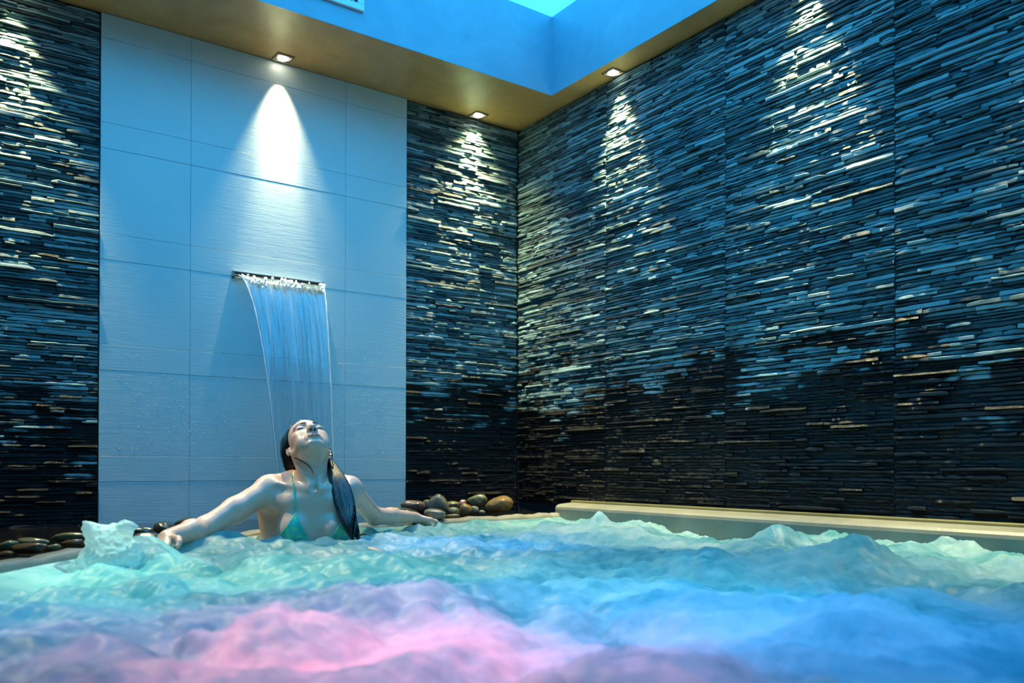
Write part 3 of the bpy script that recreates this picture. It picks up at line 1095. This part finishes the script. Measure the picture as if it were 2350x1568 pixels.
def pebble(px, py, w, h, t, tilt, kind, label, group, taper=0., depth=None, seed=0, hump=0.):
    c = at(px, py, t)
    a, b = w / 2 * t / FPX, h / 2 * t / FPX
    dp = depth if depth else min(a, b * 1.5)
    bm = bmesh.new()
    bmesh.ops.create_icosphere(bm, subdivisions=4, radius=1)
    sv = Vector((seed * 3.1, seed * 1.7, seed * .9))
    for v in bm.verts:
        p = v.co.copy()
        s_ = 1 + .16 * noise.noise(p * 1.1 + sv) + .05 * noise.noise(p * 2.6 + sv)
        p = Vector((math.copysign(abs(p.x) ** .92, p.x), p.y, math.copysign(abs(p.z) ** .92, p.z))) * s_
        tz = 1 + taper * p.x
        q = Vector((p.x * a, p.y * dp * max(.4, tz), p.z * b * max(.35, tz)))
        if hump: q.x *= 1 - hump * max(-.5, q.z / b)
        v.co = q
    me = bpy.data.meshes.new('pebble'); bm.to_mesh(me); bm.free()
    me.shade_smooth(); me.materials.append(PEB[kind])
    o = bpy.data.objects.new('pebble', me); C.objects.link(o)
    o.rotation_euler = (0, -math.radians(tilt), -YAW)
    o.location = c
    tag(o, label, 'pebble', group)
    return o


GR, GL = 'wet pebbles on the shelf in the corner', 'wet pebbles on the shelf at the left'
pebs = [
 # right heap
 (906, 1171, 40, 17, 4.02, -6, 'olive', 'flat olive pebble lying behind the woman\'s forearm', GR, 0, None, 1, 0),
 (938, 1181, 48, 28, 3.86, -8, 'dark', 'dark olive pebble at the front of the heap nearest her hand', GR, -.12, None, 2, 0),
 (948, 1160, 55, 25, 4.08, -4, 'purple', 'purplish brown oval pebble lying on two flatter ones beside the tile panel', GR, .1, None, 3, 0),
 (979, 1154, 18, 14, 4.42, 30, 'olive', 'little olive pebble peeping between the purplish and the peaked pebbles', GR, 0, None, 4, 0),
 (1005, 1157, 50, 46, 4.17, -10, 'grey', 'tall peaked grey pebble standing highest in the corner heap', GR, 0, .045, 5, .38),
 (999, 1181, 51, 28, 3.88, -3, 'grey', 'wide grey pebble under the tall peaked pebble', GR, -.25, None, 6, 0),
 (1038, 1159, 36, 18, 4.40, 4, 'olive', 'long olive pebble behind the small red pebble', GR, 0, None, 7, 0),
 (1060, 1158, 18, 24, 4.34, -38, 'red', 'small reddish pebble wedged upright in the corner heap', GR, 0, None, 8, 0),
 (1041, 1174, 27, 20, 4.14, -8, 'olive', 'rounded olive brown pebble right of the wide grey pebble', GR, 0, None, 9, 0),
 (1040, 1184, 31, 8, 3.98, 2, 'brown', 'thin flat chip of pebble lying at the front of the heap', GR, 0, None, 10, 0),
 (1068, 1170, 28, 29, 4.20, 55, 'brown', 'egg shaped brown pebble below the small red one', GR, .1, None, 11, 0),
 (1089, 1170, 17, 21, 4.32, 80, 'grey', 'small grey green pebble between the brown egg and the biggest pebble', GR, 0, None, 12, 0),
 (1095, 1149, 47, 26, 4.52, 6, 'green', 'large smooth green grey pebble resting on top of smaller ones', GR, .22, None, 13, 0),
 (1106, 1176, 15, 11, 4.40, 0, 'grey', 'tiny grey pebble at the foot of the biggest brown pebble', GR, 0, None, 14, 0),
 (1146, 1158, 64, 36, 4.36, 17, 'brown', 'biggest pebble, golden brown and tilted, at the coping\'s end', GR, .12, .07, 15, 0),
 # left heap
 (20, 1253, 46, 24, 2.50, 16, 'olive', 'olive brown pebble cut off by the photo\'s left edge', GL, 0, None, 21, 0),
 (76, 1244, 70, 20, 2.62, -3, 'olive', 'long olive pebble lying behind the long brown one', GL, 0, None, 22, 0),
 (66, 1259, 84, 25, 2.42, 3, 'rust', 'long brown pebble in front row by the left edge of the rim', GL, .1, None, 23, 0),
 (12, 1272, 36, 14, 2.29, 8, 'rust', 'low reddish pebble touching the rim at the left edge', GL, 0, None, 24, 0),
 (122, 1258, 36, 18, 2.47, 12, 'olive', 'small rounded pebble between the long brown and the flat reddish pebbles', GL, 0, None, 25, 0),
 (160, 1233, 84, 21, 2.72, 4, 'olive', 'long speckled olive pebble topmost in front of the left slate', GL, -.05, None, 26, 0),
 (165, 1247, 50, 17, 2.56, 9, 'rust', 'flat reddish brown pebble under the long speckled olive pebble', GL, 0, None, 27, 0),
 (201, 1250, 38, 22, 2.62, 30, 'olive', 'dull olive pebble half hidden by the water spout', GL, 0, None, 28, 0),
 (263, 1208, 20, 10, 3.20, 0, 'rust', 'tiny reddish pebble at the wall behind the water spout', GL, 0, None, 29, 0),
 (316, 1223, 72, 26, 2.86, 4, 'dark', 'black flat pebble behind the splash, under the tile panel', GL, .1, None, 30, 0),
 (336, 1237, 86, 28, 2.74, 4, 'dark', 'large black green pebble right of the splash near her hand', GL, .05, None, 31, 0),
 (378, 1215, 48, 32, 2.92, -24, 'dark', 'dark egg shaped pebble with a bright wet glint beside her forearm', GL, 0, None, 32, 0),
 (434, 1205, 68, 34, 3.12, 2, 'dark', 'broad dark pebble just behind the woman\'s forearm', GL, 0, None, 33, 0),
]
for p in pebs:
    pebble(*p)

# ------------------------------------------------------------------ spout, falling sheet, drops on the tiles
sp = empty('waterfall_spout', (1.4635, YB, SPZ0))
tag(sp, 'slim steel blade spout set into the tiled panel above the falling water', 'spout')
m_ = MB()
for a in ((SPX0, YB - .030, SPZ1 - .004, SPX1, YB - .005, SPZ1), (SPX0, YB - .034, SPZ0, SPX1, YB - .005, SPZ0 + .004), (SPX0, YB - .034, SPZ0, SPX0 + .005, YB - .005, SPZ1), (SPX1 - .005, YB - .034, SPZ0, SPX1, YB - .005, SPZ1)):
    m_.box(*[a[i] - (1.4635, YB, SPZ0)[i % 3] for i in range(6)])
m_.build('casing', M_STEEL, sp)
m_ = MB(); m_.box(SPX0 + .005 - 1.4635, -.018, .004, SPX1 - .005 - 1.4635, -.014, SPZ1 - SPZ0 - .004)
m_.build('slot', M_DARK, sp)


def make_sheet():
    m = bpy.data.materials.new('falling_water'); m.use_nodes = True
    k = NT(m); k.t.nodes.remove(k.p)
    v = k.coord((1, 1, 1), 'Object')
    st = k.noise(k.coord((70, 8, 1.6), 'Object'), 1.0, 4, .6, .2)
    bp = k.bump(k.noise(k.coord((45, 8, 3), 'Object'), 1.0, 4, .6, .5), .55, .012)
    tr = k.n('ShaderNodeBsdfTransparent', Color=(.90, .97, 1, 1))
    gl = k.n('ShaderNodeBsdfGlossy', Color=(1, 1, 1, 1), Roughness=.09); k.l(bp, gl.inputs['Normal'])
    fr = k.n('ShaderNodeFresnel', IOR=1.33); k.l(bp, fr.inputs['Normal'])
    m1 = k.n('ShaderNodeMixShader'); k.l(k.math('ADD', fr.outputs[0], .03), m1.inputs[0]); k.l(tr.outputs[0], m1.inputs[1]); k.l(gl.outputs[0], m1.inputs[2])
    df = k.n('ShaderNodeBsdfDiffuse', Color=(.72, .86, .92, 1)); tl = k.n('ShaderNodeBsdfTranslucent', Color=(.55, .78, .95, 1))
    m2 = k.n('ShaderNodeMixShader'); m2.inputs[0].default_value = .5; k.l(df.outputs[0], m2.inputs[1]); k.l(tl.outputs[0], m2.inputs[2])
    m3 = k.n('ShaderNodeMixShader')
    k.l(k.ramp(st, [(.45, (.02, .02, .02)), (.60, (.14, .14, .14)), (.76, (.55, .55, .55))]), m3.inputs[0])
    k.l(m1.outputs[0], m3.inputs[1]); k.l(m2.outputs[0], m3.inputs[2])
    k.l(m3.outputs[0], k.out.inputs['Surface'])
    return m


nu, nt_ = 90, 70
vs, fs = [], []
for j in range(nt_ + 1):
    tau = .485 * (j / nt_) ** .75
    z = SPZ0 + .014 - 4.9 * tau * tau
    s_ = tau / .43
    y = YB - .030 - .62 * tau
    xl = SPX0 + .006 + .112 * s_ ** .85; xr_ = SPX1 - .006 - .055 * s_ ** .85
    for i in range(nu + 1):
        u = i / nu
        edge_ = min(u, 1 - u)
        rip = .004 * noise.noise(Vector((u * 13, z * 1.6, 3))) + .0022 * noise.noise(Vector((u * 40, z * 3, 7)))
        rip *= min(1, s_ * 4 + .15)
        bead = .007 * math.exp(-(edge_ / .018) ** 2) * min(1, s_ * 5)
        vs.append((xl + (xr_ - xl) * u, y + rip - bead, max(z, .04)))
for j in range(nt_):
    for i in range(nu):
        a = j * (nu + 1) + i
        fs.append((a, a + nu + 1, a + nu + 2, a + 1))
fall = mesh_obj('waterfall', vs, fs, make_sheet(), smooth=True)
sd = fall.modifiers.new('thick', 'SOLIDIFY'); sd.thickness = .004; sd.offset = 0
tag(fall, 'clear sheet of water falling from the wall spout behind the woman', 'waterfall')
M_GLASSY = mat('clear_drops', (.95, .98, 1), .04, **{'Transmission_Weight': .55, 'IOR': 1.33})
for side_, s0 in (('edge_bead', 0), ('edge_bead', 1)):      # thick ropes at the two edges of the sheet
    pts, rad = [], []
    for j in range(2, nt_ + 1, 2):
        i = 0 if s0 == 0 else nu
        v = vs[j * (nu + 1) + i]
        pts.append((v[0] + .003 * noise.noise(Vector((v[2] * 14, s0 * 5, 0))), v[1] - .002, v[2]))
        rad.append(.0036 + .0024 * noise.noise(Vector((v[2] * 26, s0 * 9, 2))))
    m_ = MB(); m_.tube(pts, rad, 7); m_.build('edge_bead', M_GLASSY, fall, smooth=True)
lipd_ = MB()
r_ = random.Random(9)


def blob(mb_, c, r, flat=1.0, seed=0, sub=1, str_=1.0):
    bm = bmesh.new(); bmesh.ops.create_icosphere(bm, subdivisions=sub, radius=1)
    rr = random.Random(seed)
    mb_.add([(c[0] + v.co.x * r, c[1] + v.co.y * r * flat, c[2] + v.co.z * r * str_) for v in bm.verts], [tuple(v.index for v in f.verts) for f in bm.faces])
    bm.free()


for i in range(80):                                         # frothy lip where the sheet leaves the slot
    u = r_.choice((r_.uniform(.02, .30), r_.uniform(.02, .30), r_.uniform(.5, .68), r_.random(), r_.uniform(.93, 1)))
    x = SPX0 + .012 + (SPX1 - SPX0 - .024) * u
    dz = abs(r_.gauss(0, .018)) + (.03 * r_.random() if u < .35 else 0)
    blob(lipd_, (x + .012, YB - .040 - .6 * math.sqrt(dz / 4.9) * .8, SPZ0 + .018 - dz), r_.uniform(.003, .0085), 1, i, 1, r_.uniform(.8, 1.8))
lo_ = lipd_.build('froth', mat('froth_white', (.9, .92, .9), .12), fall, smooth=True)
lo_['kind'] = 'stuff'

dr = MB()
for i in range(1150):
    if i < 640:
        x, z = r_.uniform(.74, 1.30), r_.betavariate(2.2, 2.2) * .72 + .16
    else:
        x, z = r_.uniform(1.74, 2.06), r_.betavariate(2.2, 2.0) * .72 + .24
    rr = .0010 + .0026 * r_.random() ** 3
    bm = None
    y = YB - .0145
    n = 6
    v0 = [(x, y - rr * .6, z)]
    for k_, (rad, dp) in enumerate(((.62, .46), (1.0, 0.0))):
        for a in range(n):
            v0.append((x + math.cos(a * math.pi / 3 + k_) * rr * rad, y - rr * dp, z + math.sin(a * math.pi / 3 + k_) * rr * rad * 1.25))
    f0 = [(0, 1 + (a + 1) % n, 1 + a) for a in range(n)] + [(1 + a, 1 + (a + 1) % n, 7 + (a + 1) % n, 7 + a) for a in range(n)]
    dr.add(v0, f0)
do = dr.build('water_drops', mat('drop', (.85, .92, .93), .06, spec=.9, Transmission_Weight=.6), smooth=True)
tag(do, 'scattered water drops clinging to the pale tiles on both sides of the waterfall', 'water drops', kind='stuff')

# ------------------------------------------------------------------ splash at the left
SPT = 2.28
Z = SDF([steps((K(130, 0, SPT)[0], .0032, K(380, 0, SPT)[0])), steps((SPT - .15, .0032, SPT + .13)), steps((-.06, .0032, .19))])
Z.ell(K(255, 1330, SPT), (.135, .10, .06), k=.03)
Z.ell(K(262, 1295, SPT), (.085, .06, .05), k=.03)
Z.cap(K(258, 1300, SPT), K(258, 1248, SPT), .062, .044, k=.02)
Z.chain([K(245, 1255, SPT), K(222, 1228, SPT - .01), K(206, 1212, SPT - .015), K(200, 1205, SPT - .015)], [.040, .024, .011, .005], k=.014)
Z.chain([K(262, 1252, SPT), K(274, 1228, SPT + .01), K(288, 1212, SPT), K(307, 1212, SPT - .01)], [.042, .026, .016, .008], k=.014)
Z.chain([K(285, 1280, SPT), K(312, 1262, SPT), K(318, 1255, SPT)], [.036, .015, .006], k=.012)
Z.chain([K(215, 1270, SPT), K(209, 1250, SPT)], [.024, .010], k=.012)
Vs, Qs = Z.mesh()
nn = np.array([noise.noise(Vector(p) * 24) * .6 + abs(noise.noise(Vector(p) * 46 + Vector((3, 1, 2)))) * .6 + noise.noise(Vector(p) * 90) * .35 for p in Vs])
ctr = np.array([K(258, 0, SPT)[0], SPT, 0])
Qs = Qs[(Vs[Qs][:, :, 2] > -.030).all(1)]
dirn = Vs - ctr; dirn[:, 2] = 0.02
dirn /= np.linalg.norm(dirn, axis=1)[:, None]
Vs = Vs + dirn * nn[:, None] * .014
Vw = np.stack([rgt0.x * Vs[:, 0] + math.sin(YAW) * Vs[:, 1], rgt0.y * Vs[:, 0] + math.cos(YAW) * Vs[:, 1], Vs[:, 2]], 1)
spl = np_mesh('splash', Vw, Qs, make_water('splash_water', .20))
tag(spl, 'pale aqua spout of water leaping up in front of the left pebbles', 'splash')

# ------------------------------------------------------------------ recessed lamps
def lamp(x, y, label, group='recessed ceiling spotlights', aim=(.03, 0, 0), spill_aim=(0, 0, 0), spill=1.0, mid=1.0, spread=96, col=WARM, core=.30):
    e = empty('recessed_spotlight', (x, y, ZC))
    tag(e, label, 'spotlight', group)
    m_ = MB()
    w, i_, h = .043, .031, .006
    for a in ((-w, -w, -h, w, -i_, 0), (-w, i_, -h, w, w, 0), (-w, -i_, -h, -i_, i_, 0), (i_, -i_, -h, w, i_, 0)):
        m_.box(*a)
    m_.build('frame', M_FRAME, e, bevel=.0015)
    m_ = MB()
    n = 24
    vv = [(0, 0, -.011)] + [(.017 * math.cos(2 * math.pi * k / n), .017 * math.sin(2 * math.pi * k / n), -.009) for k in range(n)] + [(.027 * math.cos(2 * math.pi * k / n), .027 * math.sin(2 * math.pi * k / n), -.003) for k in range(n)]
    m_.add(vv, [(0, 1 + (k + 1) % n, 1 + k) for k in range(n)] + [(1 + k, 1 + (k + 1) % n, 1 + n + (k + 1) % n, 1 + n + k) for k in range(n)])
    m_.build('lens', M_LENS, e, smooth=True)
    for nm, en, size, blend in (('spot_core', SPOT_CORE, 31, 1.0), ('spot_mid', SPOT_MID, 56, 1.0), ('spot_spill', SPOT_SPILL, spread, 1.0)):
        ld = bpy.data.lights.new(nm, 'SPOT')
        ld.energy = en; ld.color = col; ld.spot_size = math.radians(size); ld.spot_blend = blend; ld.shadow_soft_size = .016
        lo = bpy.data.objects.new(nm, ld); C.objects.link(lo)
        lo.parent = e; lo.location = (0, 0, -.016); lo.rotation_euler = aim if nm == 'spot_core' else spill_aim if nm == 'spot_spill' else (0, 0, 0)
        if nm == 'spot_spill': ld.energy *= spill
        if nm == 'spot_mid': ld.energy *= mid
        if nm == 'spot_core': ld.energy *= core


lamp(.331, 3.985, 'recessed ceiling spotlight beyond the left edge, above the left slate', mid=5.0, spill=4.0, spill_aim=(-.50, 0, 0), spread=66)
lamp(1.462, 3.985, 'square recessed spotlight above the pale tiled panel and waterfall', spill_aim=(-.56, 0, 0), spill=4.8, spread=60, mid=2.3, col=WARM_TILE, core=.9)
lamp(2.593, 3.990, 'square recessed spotlight above the narrow slate strip next to the corner', mid=5.0, spill=1.6)
lamp(2.862, 3.165, 'square recessed spotlight above the right slate wall near the corner', aim=(0, .03, 0), mid=6.0, spill=2.2, spread=52)
lamp(2.862, 2.07, 'recessed spotlight out of frame above the second bright streak on the right wall', aim=(0, .03, 0), mid=6.0, spill=2.2, spread=52)
lamp(2.862, .97, 'recessed spotlight out of frame above the near end of the right wall', aim=(0, .03, 0), mid=6.0, spill=2.2, spread=52)

# air vent in the recess
e = empty('air_vent', (1.677, RY, 2.378))
tag(e, 'white framed air vent in the ceiling recess, cut by the top edge', 'vent')
m_ = MB()
VW, VH, fr_ = .52, .28, .030
for a in ((-VW, -.016, 0, 0, 0, fr_), (-VW, -.016, VH - fr_, 0, 0, VH), (-VW, -.016, fr_, -VW + fr_, 0, VH - fr_), (-fr_, -.016, fr_, 0, 0, VH - fr_)):
    m_.box(*a)
m_.build('frame', M_WHITE, e, bevel=.002)
m_ = MB(); m_.box(-VW + fr_, -.003, fr_, -fr_, -.001, VH - fr_); m_.build('backing', M_DARK, e)
x = -fr_ - .022
while x > -VW + fr_:
    m_ = MB(); m_.box(x - .002, -.013, fr_, x + .002, -.004, VH - fr_); m_.build('slat', M_WHITE, e)
    x -= .022

# ------------------------------------------------------------------ coloured lamps on the pool floor
def pool_light(px, py, t, col, energy, size, word, blend=1.0):
    q = at(px, py, t)
    e = empty('pool_light', (q.x, q.y, -.95))
    tag(e, f'round {word} pool lamp on the floor under the foam', 'pool light', 'underwater pool lamps')
    n = 20
    m_ = MB()
    ring = lambda r, z: [(r * math.cos(2 * math.pi * k / n), r * math.sin(2 * math.pi * k / n), z) for k in range(n)]
    vv = ring(.075, 0) + ring(.075, .02) + ring(.055, .024) + ring(.055, .012)
    m_.add(vv, [(i * n + k, i * n + (k + 1) % n, (i + 1) * n + (k + 1) % n, (i + 1) * n + k) for i in range(3) for k in range(n)])
    m_.build('housing', M_STEEL, e, smooth=False)
    m_ = MB(); m_.add(ring(.055, .014), [tuple(range(n))])
    m_.build('lens', emis('pool_lens_' + word.replace(' ', '_'), col, 6), e)
    ld = bpy.data.lights.new('pool_beam', 'SPOT')
    ld.energy = energy; ld.color = col; ld.spot_size = math.radians(size); ld.spot_blend = blend; ld.shadow_soft_size = .06
    lo = bpy.data.objects.new('pool_beam', ld); C.objects.link(lo)
    lo.parent = e; lo.location = (0, 0, .04); lo.rotation_euler = (math.pi, 0, 0)


pool_light(640, 1500, 1.28, (1, .18, .28), 42, 66, 'pink')
pool_light(1020, 1520, 1.2, (1, .14, .16), 56, 60, 'rose')
pool_light(1320, 1400, 1.5, (.45, .45, 1), 22, 76, 'lavender')
pool_light(330, 1330, 1.95, (.22, 1, .42), 14, 60, 'green')
pool_light(820, 1310, 2.2, (.25, 1, .50), 13, 60, 'pale green')
pool_light(170, 1320, 2.22, (.62, 1, .72), 42, 46, 'mint')
pool_light(1120, 1225, 3.0, (.10, .35, 1), 40, 62, 'blue')
pool_light(1500, 1340, 1.9, (.10, .62, .85), 34, 84, 'turquoise')
pool_light(2050, 1400, 1.45, (.05, .30, 1), 32, 84, 'deep blue')
pool_light(120, 1420, 1.6, (.05, .45, 1), 16, 70, 'azure')
